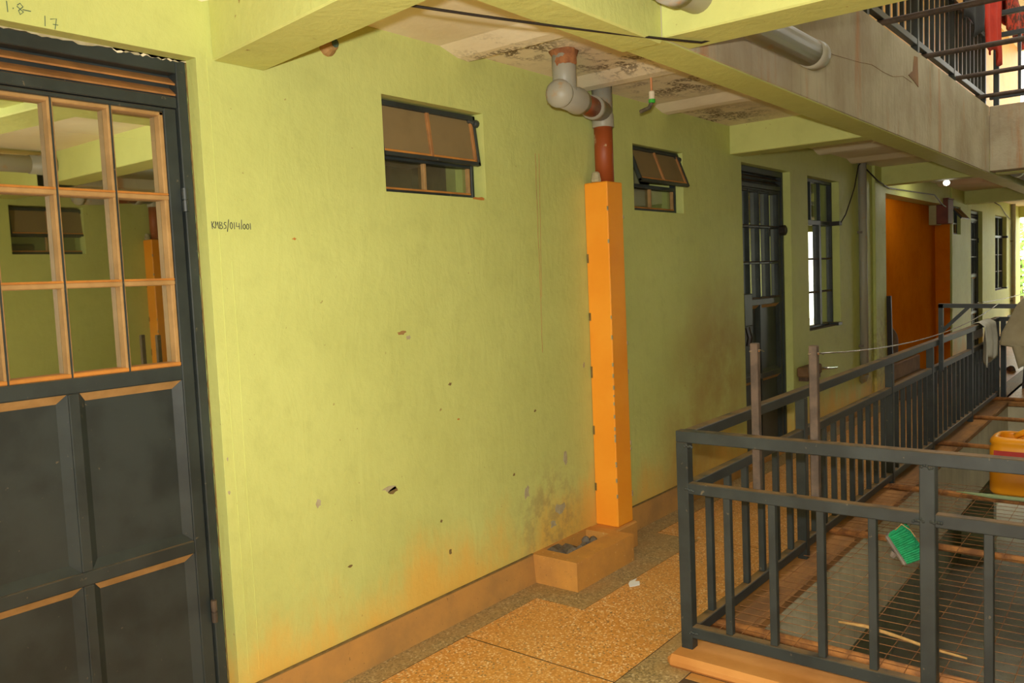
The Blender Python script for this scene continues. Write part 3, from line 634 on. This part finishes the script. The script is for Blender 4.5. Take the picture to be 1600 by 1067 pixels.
# ---------------------------------------------------------------- support pipes, wire mesh and things on it
for k, (x, rad, lb) in enumerate(((3.285, .021, 'nearest rusty pipe behind the front railing under the mesh'), (4.85, .019, 'rusty pipe across the well behind the green brush'), (6.02, .019, 'rusty pipe across the well under the yellow jerrycan'), (7.68, .019, 'rusty pipe across the well beyond the yellow jerrycan'), (9.1, .019, 'rusty pipe across the well below the hanging rag'), (10.38, .022, 'rusty pipe at the far end of the well'))):
    z = .046+rad
    o = MB().tube([(x+.03, -1.02, z), (x, -2.0, z-.004), (x-.02, -3.87, z)], rad, 12).build('support_pipe', 'rusty_pipe', None, True); tag(o, lb, 'pipe', 'pipes across the open well')
for k, x in enumerate((4.7, 5.98, 7.2, 8.27, 9.4)):
    o = MB().tube([(x, -1.03, ZU+.06), (x, -3.88, ZU+.06)], .02, 10).build('upper_support_pipe', 'rusty_steel'); tag(o, ['pipe across the upper well hidden by the front beam', 'dark pipe across the upper well nearest the lime beam', 'second dark pipe across the upper well', 'third dark pipe across the upper well under the clothes', 'last dark pipe across the upper well by the far beam'][k], 'pipe', 'pipes across the upper well')
m = MB(); rnd = random.Random(3)
zf = lambda x, y: .098-.012*math.sin(PI*min(max((x-3.285)/1.57 % 1, 0), 1))*1.2
nx = 34
for i in range(24):
    y = -1.15-.105*i; j = rnd.uniform(-.012, .012); ph = rnd.uniform(0, 6)
    m.tube([(3.12+3.13*k/nx, y+j+.012*math.sin(ph+5*k/nx), zf(3.10+3.15*k/nx, y)+rnd.uniform(-.002, .002)) for k in range(nx+1)], .0016, 4)
for i in range(38):
    x = 3.14+.082*i; j = rnd.uniform(-.01, .01)
    m.tube([(x+j+.008*math.sin(3*k/8+i), -1.13-2.46*k/8, zf(x, 0)+.004) for k in range(9)], .0016, 4)
o = m.build('wire_mesh', 'rusty_wire'); tag(o, 'rusty square wire mesh stretched over the open well', 'mesh')

o = MB().tube([(3.47, -1.56, .118), (3.49, -1.66, .114), (3.475, -1.74, .113), (3.46, -1.80, .112), (3.42, -1.92, .112), (3.40, -2.05, .112)], [.005, .007, .0075, .007, .006, .004], 7).build('dry_stick', 'stick_wood', None, True); tag(o, 'bent dry stick lying on the mesh behind the front railing', 'stick')
o = MB().tube([(5.90, -1.55, .115), (5.89, -1.75, .112), (5.88, -2.3, .113)], [.003, .014, .012], 7).build('leaf_stalk', 'pale_leaf', None, True); tag(o, 'pale green stalk lying before the yellow jerrycan', 'stalk')

# yellow jerrycan with its top cut away
j = empty('jerrycan', (6.1, -1.92, .108)); j.scale = (1, 1, .94); tag(j, 'yellow plastic jerrycan with a red label on the mesh', 'jerrycan')
def rrect(hx, hy, rad, z, n=5):
    pts = []
    for cx, cy, a0 in ((hx-rad, hy-rad, 0), (-hx+rad, hy-rad, PI/2), (-hx+rad, -hy+rad, PI), (hx-rad, -hy+rad, 3*PI/2)):
        for k in range(n+1): a = a0+PI/2*k/n; pts.append((cx+rad*math.cos(a), cy+rad*math.sin(a), z))
    return pts
def loft(name, secs, mat, parent, smooth=True, cap=True):
    b_ = MB(); rg = [[b_.b.verts.new(p) for p in s_] for s_ in secs]; n = len(rg[0])
    for a, c in zip(rg, rg[1:]):
        for k in range(n): b_.b.faces.new((a[k], a[(k+1) % n], c[(k+1) % n], c[k]))
    if cap: b_.b.faces.new(list(reversed(rg[0]))); b_.b.faces.new(rg[-1])
    return b_.build(name, mat, parent, smooth)
loft('can_body', [rrect(.145, .185, .07, 0), rrect(.16, .20, .08, .02), rrect(.16, .20, .08, .155), rrect(.152, .192, .075, .165), rrect(.16, .20, .08, .175), rrect(.16, .20, .08, .315), rrect(.15, .19, .075, .335), rrect(.16, .20, .08, .35), rrect(.155, .195, .08, .372), rrect(.135, .175, .07, .388), rrect(.12, .16, .065, .388), rrect(.118, .158, .06, .37), rrect(.125, .165, .065, .30), rrect(.12, .16, .06, .03)], 'yellow_plastic', j)
MB().tube([(.0, -.15, .375), (.0, -.10, .41), (.0, .02, .41), (.0, .07, .378)], .02, 10).build('handle', 'yellow_plastic', j, True)
MB().box(-.1635, -.155, -.005, .165, .235, .305).build('label', 'red_label', j); MB().box(-.1645, -.155, -.045, -.008, .24, .30).build('label', 'white_label', j)
MB().box(-.1655, -.16, .02, .14, .255, .27).build('label_text', 'yellow_plastic', j); MB().box(-.1655, -.16, -.035, -.018, .258, .285).build('label_text', 'green_ink', j)

# green scrubbing brush hung behind the middle rail
bz = empty('scrubbing_brush', (3.118, -1.905, .60)); tag(bz, 'green bristled scrubbing brush hanging on the front railing', 'brush'); bz.scale = (.85, .85, .85); bz.rotation_euler = (math.radians(-32), 0, math.radians(8))
MB().box(-.028, .028, .030, .048, -.068, .068, bev=.006).build('brush_back', 'grey_plastic', bz)
MB().tube([(0, .05, -.01), (0, .072, -.02)], [.018, .012], 8).build('knob', 'grey_plastic', bz)
m = MB()
for a in range(7):
    for k in range(16):
        y0 = .03; x_ = -.024+.008*a; z_ = -.063+.0084*k
        m.tube([(x_, y0, z_), (x_*1.15+rnd.uniform(-.003, .003), -.045+rnd.uniform(-.006, .004), z_*1.08+rnd.uniform(-.003, .003))], [.0045, .0036], 5)
m.build('bristles', 'green_bristle', bz)
MB().tube([(0, .0, .07), (-.02, -.04, .085), (-.032, -.06, .05), (-.034, -.062, .02)], .002, 5).build('string', 'putty', bz)

# ---------------------------------------------------------------- cloths
def drape(name, fn, nu, nv, mat, label, cat='cloth', thick=.006):
    o = MB().grid(fn, nu, nv).build(name, mat, None, True, thick); tag(o, label, cat); return o
def over_rail_x(x0, x1, y, z, front, back, amp=.02, seed=0):
    def fn(u, v):
        L = front+back; s_ = v*L-back; x = x0+(x1-x0)*u
        f = amp*math.sin(u*13+seed)*min(1, abs(s_)*4+.1)
        if s_ < -.03: return (x+f*.5, y+.034+abs(f), z+(s_+.03))
        if s_ > .03: return (x+.05*math.sin(seed+s_*9)*s_, y-.034-f-amp, z-(s_-.03)-.05*math.sin(u*9+seed)*min(1, s_*2))
        return (x, y-s_, z+.012)
    return fn
drape('hanging_rag', over_rail_x(9.30, 9.92, -1.10, .962, .42, .2, .03, 1), 20, 22, 'grey_cloth', 'grey rag draped over the far end of the long railing')
ZL2 = 4.36
drape('upper_dark_cloth', over_rail_x(7.69, 8.62, -1.21, ZL2, .84, .3, .02, 2), 20, 18, 'black_cloth', 'black cloth hung in front of the railing of the storey above')
drape('upper_red_towel', over_rail_x(8.76, 9.60, -1.21, ZL2, .88, .3, .02, 0), 16, 20, 'red_cloth', 'bright red towel hanging beside the black cloth of the storey above')
drape('upper_red_dress', over_rail_x(9.90, 11.5, -1.21, ZL2, .50, .3, .03, 3), 22, 20, 'red_print', 'red and black patterned cloth hanging right of the red towel above')
cable('upper_clothesline', sag((6.9, -1.21, ZL2+.02), (11.8, -1.21, ZL2+.02), .01), .004, 'clothesline carrying the cloths of the storey above', 'chrome', 'wire')
o = MB().box(10.49, 10.55, -1.32, -1.20, .957, .975, bev=.005).build('soap_bar', 'paper'); tag(o, 'white block lying on top of the far railing', 'soap')

# shirt hung on the line beside the bracket
sh = empty('hanging_shirt', (7.42, -1.91, .74)); tag(sh, 'beige long sleeved shirt hanging from the clothesline at the bracket', 'shirt')
PROF = [(0, .20), (.10, .225), (.17, .25), (.185, .345), (.28, .33), (.40, .27), (.50, .215), (.565, .15), (.60, .085), (.62, .06)]
def shirt_body(s):
    def fn(u, v):          # u across, v from hem (0) to collar (1); half width follows the outline
        k = v*(len(PROF)-1); i = min(int(k), len(PROF)-2); f = k-i
        zz = PROF[i][0]*(1-f)+PROF[i+1][0]*f; hw = PROF[i][1]*(1-f)+PROF[i+1][1]*f; a = -1+2*u
        dp = (.05+.022*math.sin(a*8+v*4)+.014*math.sin(a*15-v*5))*(1-.4*v)*(1-.8*a*a)
        return (s*dp+.012*math.sin(a*11+3*v)*(1-v), a*hw+.008*math.sin(9*v+a), zz-.03*math.sin(a*6)*(1-v)**2)
    return fn
m = MB(); m.grid(shirt_body(1), 30, 27); m.grid(shirt_body(-1), 30, 27); m.build('shirt_body', 'beige_cloth', sh, True, .004)
for k in range(4): MB().lathe((-.045, .005, .15+.11*k), [(.006, -.003), (.006, .003)], 8, 'x').build('button', 'white_plastic', sh)
MB().tube([(.02, -.075, .60), (.035, 0, .575), (.02, .075, .60), (-.03, .06, .63), (-.04, 0, .64), (-.03, -.06, .63), (.02, -.075, .60)], .016, 8).build('collar', 'beige_cloth', sh, True)
MB().tube([(0, 0, .60), (0, 0, .66), (0, .02, .68), (0, .03, .66)], .003, 6).build('hanger_hook', 'chrome', sh)

# ---------------------------------------------------------------- along the far corridor
def shoe(loc, rz, label):
    o = empty('shoe', loc); o.rotation_euler = (0, 0, rz); tag(o, label, 'shoe', 'shoes on the far corridor floor')
    secs = []
    for x, w_, h in ((-.13, .028, .06), (-.10, .036, .075), (-.02, .034, .07), (.05, .042, .045), (.10, .040, .035), (.14, .022, .025)):
        secs.append([(x, w_*math.cos(a), .012+h*max(0, math.sin(a))) for a in [2*PI*k/12 for k in range(12)]])
    loft('upper', secs, 'shoe_leather', o)
    s2 = [[(x, w_*1.12*math.cos(2*PI*k/12), .008+.008*math.sin(2*PI*k/12)) for k in range(12)] for x, w_ in ((-.138, .028), (-.10, .036), (-.02, .034), (.05, .043), (.10, .041), (.148, .02))]
    loft('sole', s2, 'putty', o)
shoe((13.6, -.80, 0), .5, 'brown shoe lying on the far floor nearer the well'); shoe((13.75, -.62, 0), .2, 'brown shoe lying on the far floor nearer the wall')

for x, lb in ((9.285, 'grey pipe running up the wall beside the orange recess'), (19.6, 'pale pipe running up the wall at the far end')):
    o = empty('wall_pipe', (x, -.045, .42)); tag(o, lb, 'pipe', 'vertical pipes on the corridor wall')
    MB().tube([(0, 0, 0), (0, 0, ZC-.42+.005)], .042, 14).build('pipe_run', 'grey_pvc', o, True)
    for z in (.3, 1.5): MB().box(-.05, .05, -.006, .044, z, z+.025).build('clip', 'grey_plastic', o)
    MB().tube([(0, 0, 0), (0, .01, -.04), (0, .045, -.06)], .042, 12).build('bend', 'grey_pvc', o, True)

o = empty('floor_brush', (7.35, -.05, .66)); tag(o, 'brown brush head with a metal handle on the wall under the tall window', 'brush')
MB().box(0, .38, -.06, .04, -.04, .05, bev=.012).build('brush_head', 'brown_wood', o); MB().tube([(.36, -.01, .0), (.95, -.01, -.05)], .014, 10).build('handle', 'chrome', o, True)
MB().box(.02, .36, -.05, .03, -.075, -.04).build('bristles', 'shoe_leather', o)

o = empty('brown_bench_step', (10.36, .19, 0)); tag(o, 'brown cement step in front of the orange recess', 'step')
MB().box(0, 1.55, -.42, 0, 0, .20, bev=.012).build('lower_step', 'brown_step', o); MB().box(0.05, 1.45, -.22, 0, .2, .40, bev=.012).build('upper_step', 'brown_step', o)
def lump(name, c_, sx, sy, sz, mat, label, cat):
    b_ = MB(); bmesh.ops.create_icosphere(b_.b, subdivisions=3, radius=1)
    for v in b_.b.verts:
        n = 1+.12*math.sin(4*v.co.x+2*v.co.z)+.08*math.sin(7*v.co.y+3*v.co.z)
        v.co = Vector((v.co.x*sx*n, v.co.y*sy*n, max(v.co.z, -.75)*sz*n+sz*.75))
    o = b_.build(name, mat, None, True); o.location = c_; tag(o, label, cat); return o
lump('brown_sack', (10.68, .08, .405), .26, .09, .26, 'brown_sack', 'brown sack slumped on the step of the orange recess', 'sack')
o = MB().bar((10.30, -.06, 0.0), (10.25, -.05, 1.22), .05, .03).build('black_plank', 'cable_black'); tag(o, 'narrow black board leaning beside the orange recess', 'board')
stn = MB(); stn.lathe((10.98, .199, .98), [(.11, -.001), (.105, -.002)], 18, 'y'); o = stn.build('round_stain', 'brown_sack', wall); o['label'] = 'dark round stain on the orange recess'

o = empty('meter_box', (13.38, -.02, 2.13)); tag(o, 'brown meter box high on the orange recess', 'box')
MB().box(0, .36, -.045, .11, 0, .345, bev=.006).build('case', 'meter_brown', o); MB().box(.02, .34, .11, .215, -.01, .35, bev=.006).build('side_panel', 'meter_pale', o); MB().box(-.01, .37, -.055, .21, .345, .36).build('lid', 'meter_brown', o)

# lit bulb on its holder
o = empty('lamp_bulb', (11.2, -.47, ZC)); tag(o, 'small lit lamp bulb hanging from the far corridor ceiling', 'lamp')
MB().lathe((0, 0, -.13), [(.022, 0), (.026, .03), (.018, .06), (.035, .115), (.045, .13)], 14).build('holder', 'white_plastic', o, True)
MB().lathe((0, 0, -.18), [(.006, 0), (.026, .008), (.036, .025), (.036, .04), (.022, .06)], 16).build('bulb', 'bulb_light', o, True)
pl = bpy.data.lights.new('bulb_glow', 'POINT'); pl.energy = 5; pl.color = (1, .95, .8); pl.shadow_soft_size = .06
po = bpy.data.objects.new('bulb_glow', pl); COL.objects.link(po); po.location = (11.2, -.47, ZC-.26)
o = empty('far_soil_pipe', (10.6, -1.27, 2.53)); tag(o, 'grey pipe under the ceiling of the far crossing', 'pipe')
MB().tube([(0, 0, 0), (3.0, 0, 0)], .06, 16).build('pipe_run', 'grey_pvc', o, True); MB().tube([(-.05, 0, 0), (.08, 0, 0)], .068, 16).build('socket', 'grey_pvc', o, True)

# low stool beyond the shirt
o = empty('stool', (12.0, -1.36, 0)); tag(o, 'dark low stool on the floor beyond the far railing', 'stool')
MB().box(-.2, .2, -.2, .2, .34, .38, bev=.01).build('seat', 'cable_black', o)
for a in (-1, 1):
    for b_ in (-1, 1): MB().bar((a*.17, b_*.17, 0), (a*.15, b_*.15, .34), .035).build('leg', 'cable_black', o)

# ---------------------------------------------------------------- marks and writing on the near wall
def blob(name, x, z, rx, rz, mat, seed, y=-.0012, n=11):
    r_ = random.Random(seed); pts = []
    for k in range(n):
        a = 2*PI*k/n; f = r_.uniform(.45, 1.1); pts.append((x+rx*f*math.cos(a), y, z+rz*f*math.sin(a)))
    return MB().prism(pts, (0, .0016, 0)).build(name, mat, wall)
for k, (x, z, rx, rz, mt) in enumerate(((3.758, .60, .02, .055, 'bare_plaster'), (3.40, .483, .025, .045, 'bare_plaster'), (3.69, .33, .05, .04, 'bare_plaster'), (3.62, .26, .035, .025, 'bare_plaster'), (2.464, .711, .035, .02, 'dark_mark'), (2.44, .72, .045, .012, 'bare_plaster'), (2.56, 1.385, .03, .012, 'putty'), (2.60, 1.36, .022, .014, 'bare_plaster'), (2.853, 1.123, .014, .009, 'dark_mark'), (2.022, 1.786, .012, .006, 'orange_dust'), (1.67, .879, .006, .01, 'bare_plaster'), (1.672, 1.0, .004, .008, 'bare_plaster'), (3.977, 1.093, .012, .02, 'bare_plaster'), (2.057, .746, .02, .02, 'bare_plaster'), (3.30, .60, .012, .008, 'dark_mark'), (2.75, .50, .01, .008, 'dark_mark'), (2.9, .95, .012, .006, 'orange_dust'), (3.12, 1.99, .05, .010, 'orange_dust'), (2.80, .34, .012, .02, 'dark_mark'), (2.2, .45, .014, .008, 'dark_mark'), (3.5, .9, .01, .008, 'dark_mark'))):
    blob('paint_chip', x, z, rx, rz, mt, k)
for xr, zr in ((1.700, 2.2), (1.745, 1.5)): MB().tube([(xr+.002*math.sin(k), .0005, .2+zr*k/10) for k in range(11)], .0022, 5).build('plaster_ridge', 'lime_wall', wall)
rp = random.Random(11)
def ragged(pts_top, n, lo, hi, mat, axis):     # strip with one straight and one torn edge
    (u0, f0), (u1, f1) = pts_top; up = [(u0+(u1-u0)*k/n, f0) for k in range(n+1)]; dn = [(u, f0-rp.uniform(lo, hi)) for u, _ in up]
    pl = [(u, .0615, f) if axis == 'x' else (f, .0615, u) for u, f in up+dn[::-1]]
    return MB().prism(pl, (0, .004, 0)).build('torn_plaster', mat, wall)
ragged(((.74, 2.4005), (1.655, 2.4005)), 60, .001, .012, 'bare_plaster', 'x'); ragged(((1.40, 2.4008), (1.656, 2.4008)), 18, .002, .016, 'ceiling_plaster', 'x')
ragged(((.1, 1.6575), (2.395, 1.6575)), 110, .0005, .006, 'dark_mark', 'z')
blob('paint_chip', 1.70, 2.615, .05, .02, 'ceiling_plaster', 90)
def strokes(name, mat, lines, x0, z0, sx, sz, r=.0014, parent=None):
    m = MB()
    for ln in lines:
        pts = [(x0+sx*a, -.0008, z0+sz*b_) for a, b_ in ln]
        m.tube(pts, r, 5)
    o = m.build(name, mat, parent or wall); return o
K = []
def ch(dx, *lines): K.extend([[(dx+a, b_) for a, b_ in ln] for ln in lines])
ch(0, [(.05, 1), (.12, -.05)], [(.42, 1), (.12, .45), (.5, .05)])                                          # K
ch(.62, [(0, .05), (.05, 1), (.2, .45), (.38, 1), (.48, .05)])                                              # M
ch(1.25, [(.05, .02), (.05, .98), (.4, .85), (.4, .6), (.1, .5), (.45, .4), (.5, .15), (.3, 0), (-.1, .05)])  # B
ch(1.9, [(.45, .88), (.2, .92), (.08, .68), (.38, .42), (.36, .1), (0, .02)])                               # S
ch(2.45, [(.0, -.4), (.32, 1.35)])                                                                         # /
ch(2.9, [(.25, .95), (.05, .7), (.05, .2), (.22, .0), (.42, .25), (.42, .7), (.25, .95)])                   # 0
ch(3.55, [(.08, .95), (.08, -.02)])                                                                        # 1
ch(3.95, [(.05, .95), (.0, .35), (.5, .4)], [(.46, .85), (.48, -.02)])                                      # 4
ch(4.68, [(.16, 1.35), (.08, -.02)])                                                                        # /
ch(5.02, [(.25, .75), (.02, .5), (.05, .12), (.25, .0), (.42, .25), (.40, .62), (.25, .75)])                # 0
ch(5.56, [(.25, .80), (.05, .55), (.05, .12), (.25, .0), (.45, .25), (.42, .65), (.25, .80)])               # 0
ch(6.18, [(.08, .9), (.10, -.02)])                                                                         # 1
bm10 = bpy.data.objects['trim_10']
for pts in ([(6.62, 3.06), (6.72, 3.07), (6.74, 2.86), (6.62, 2.88), (6.45, 2.90), (6.58, 2.95)],):
    q_ = MB().prism([(x_, -1.1575, z_) for x_, z_ in pts], (0, .004, 0)).build('damp_patch', 'brown_step', bm10)
MB().tube([(4.3+.25*k, -1.1555, 2.72+.012*math.sin(k*1.7)*(k%3)+.016*k) for k in range(10)], .0014, 5).build('crack', 'brown_step', bm10)
o = strokes('wall_writing', 'marker_ink', K, 1.672, 1.818, .0252, .025, .0014); o['label'] = 'handwritten door number in black marker'
T = [[(0, .9), (.02, 0)], [(.42, .35), (.45, .45)], [(.75, .75), (.95, .95), (1.15, .7), (.8, .3), (.9, .0), (1.15, .25), (.7, .65)], [(1.1, .45), (1.7, .45)]]
strokes('wall_writing', 'green_ink', T, 1.065, 2.425, .038, .034, .0014)
strokes('wall_writing', 'green_ink', [[(0, 1), (-.05, .1)], [(.45, .8), (1.0, .95), (.8, 0)], [(.65, .4), (1.1, .42)]], 1.168, 2.402, .033, .034, .0012)
for xs_ in ((3.593, 3.587), (3.625, 3.60)):
    m = MB(); m.tube([(xs_[0]+(xs_[1]-xs_[0])*k/12+random.uniform(-.002, .002), -.0005, 2.25-1.05*k/12*(1 if xs_[0] < 3.6 else .72)) for k in range(13)], .0016, 5); m.build('rust_run', 'rust_louvre', wall)

# ---------------------------------------------------------------- opposite side (seen mirrored in the panes)
def mirror(src, label, cat=None, dx=0.0, kind=None):
    c_ = copy_tree(src); c_.scale.y = -1; c_.location.y = YO-src.location.y; c_.location.x += dx
    for k in ('label', 'category', 'group', 'kind'):
        if k in c_: del c_[k]
    tag(c_, label, cat, None, kind); return c_
mirror(c, 'orange pipe column on the opposite wall', 'column', .12); mirror(p, 'red and grey drain pipe above the opposite column', 'pipe', .12); mirror(b, 'cement gully box on the opposite side', 'drain', .12)
MB().box(2.9, 3.72, YO-.36, YO-.2, 1.9, 2.5).build('window_back', 'dim_room', wr)
vw = bpy.data.objects['window_1']; mirror(vw, 'small steel window in the opposite wall', None, 3.0-2.515, 'structure')
for y_ in (1.64, 1.74):
    o = MB().box(2.55, 2.86-.06*(y_ < 1.7), YO+.002, YO+.005, y_-.045, y_+.03).build('notice_sheet', 'paper'); tag(o, 'white notice sheet pasted on the opposite wall, '+('upper' if y_ > 1.7 else 'lower')+' one', 'notice')
    MB().box(2.6, 2.78, YO+.005, YO+.006, y_-.02, y_-.005).build('print_line', 'blue_print', o)
o = mirror(bpy.data.objects['soil_pipe'], 'thick grey pipe under the opposite ceiling', 'pipe', .1)

# ---------------------------------------------------------------- outdoors beyond the open ends
tag(MB().box(-60, 80, -60, 60, -3.4, -3.3).build('outdoor_ground', 'far_ground'), 'pale bare ground outside the building', kind='structure')
def tree(loc, h, rad, label, seed):
    o = empty('leafy_tree', loc); tag(o, label, 'tree', 'trees outside the corridor end'); r_ = random.Random(seed)
    MB().tube([(0, 0, 0), (.1, .05, h*.4), (0, .1, h*.75)], [.16, .12, .05], 8).build('trunk', 'bark', o)
    m = MB()
    for k in range(900):
        a, e = r_.uniform(0, 2*PI), r_.uniform(-1, 1); q = rad*(r_.random()**.4); s_ = r_.uniform(.10, .2)
        c_ = Vector((q*math.cos(a)*math.sqrt(1-e*e), q*math.sin(a)*math.sqrt(1-e*e), h*.7+q*e*.8)); d = Vector((r_.uniform(-1, 1), r_.uniform(-1, 1), r_.uniform(-.6, .6))).normalized(); n = d.orthogonal().normalized()
        m.poly([c_-d*s_, c_+n*s_*.4, c_+d*s_, c_-n*s_*.4])
    o2 = m.build('foliage', 'leaf', o); o2['kind'] = 'stuff'
for k, (x, y, h, r_) in enumerate(((28, -.9, 6.2, 1.8), (27, -4.2, 6.0, 1.7), (32, -2.6, 7, 2.2), (31, 1.2, 6.5, 2.0))):
    tree((x, y, -3.3), h, r_, ['leafy tree outside straight beyond the corridor end', 'leafy tree outside beyond the opposite corridor', 'tallest leafy tree between the two corridor mouths', 'leafy tree outside hidden by the far wall'][k], k)
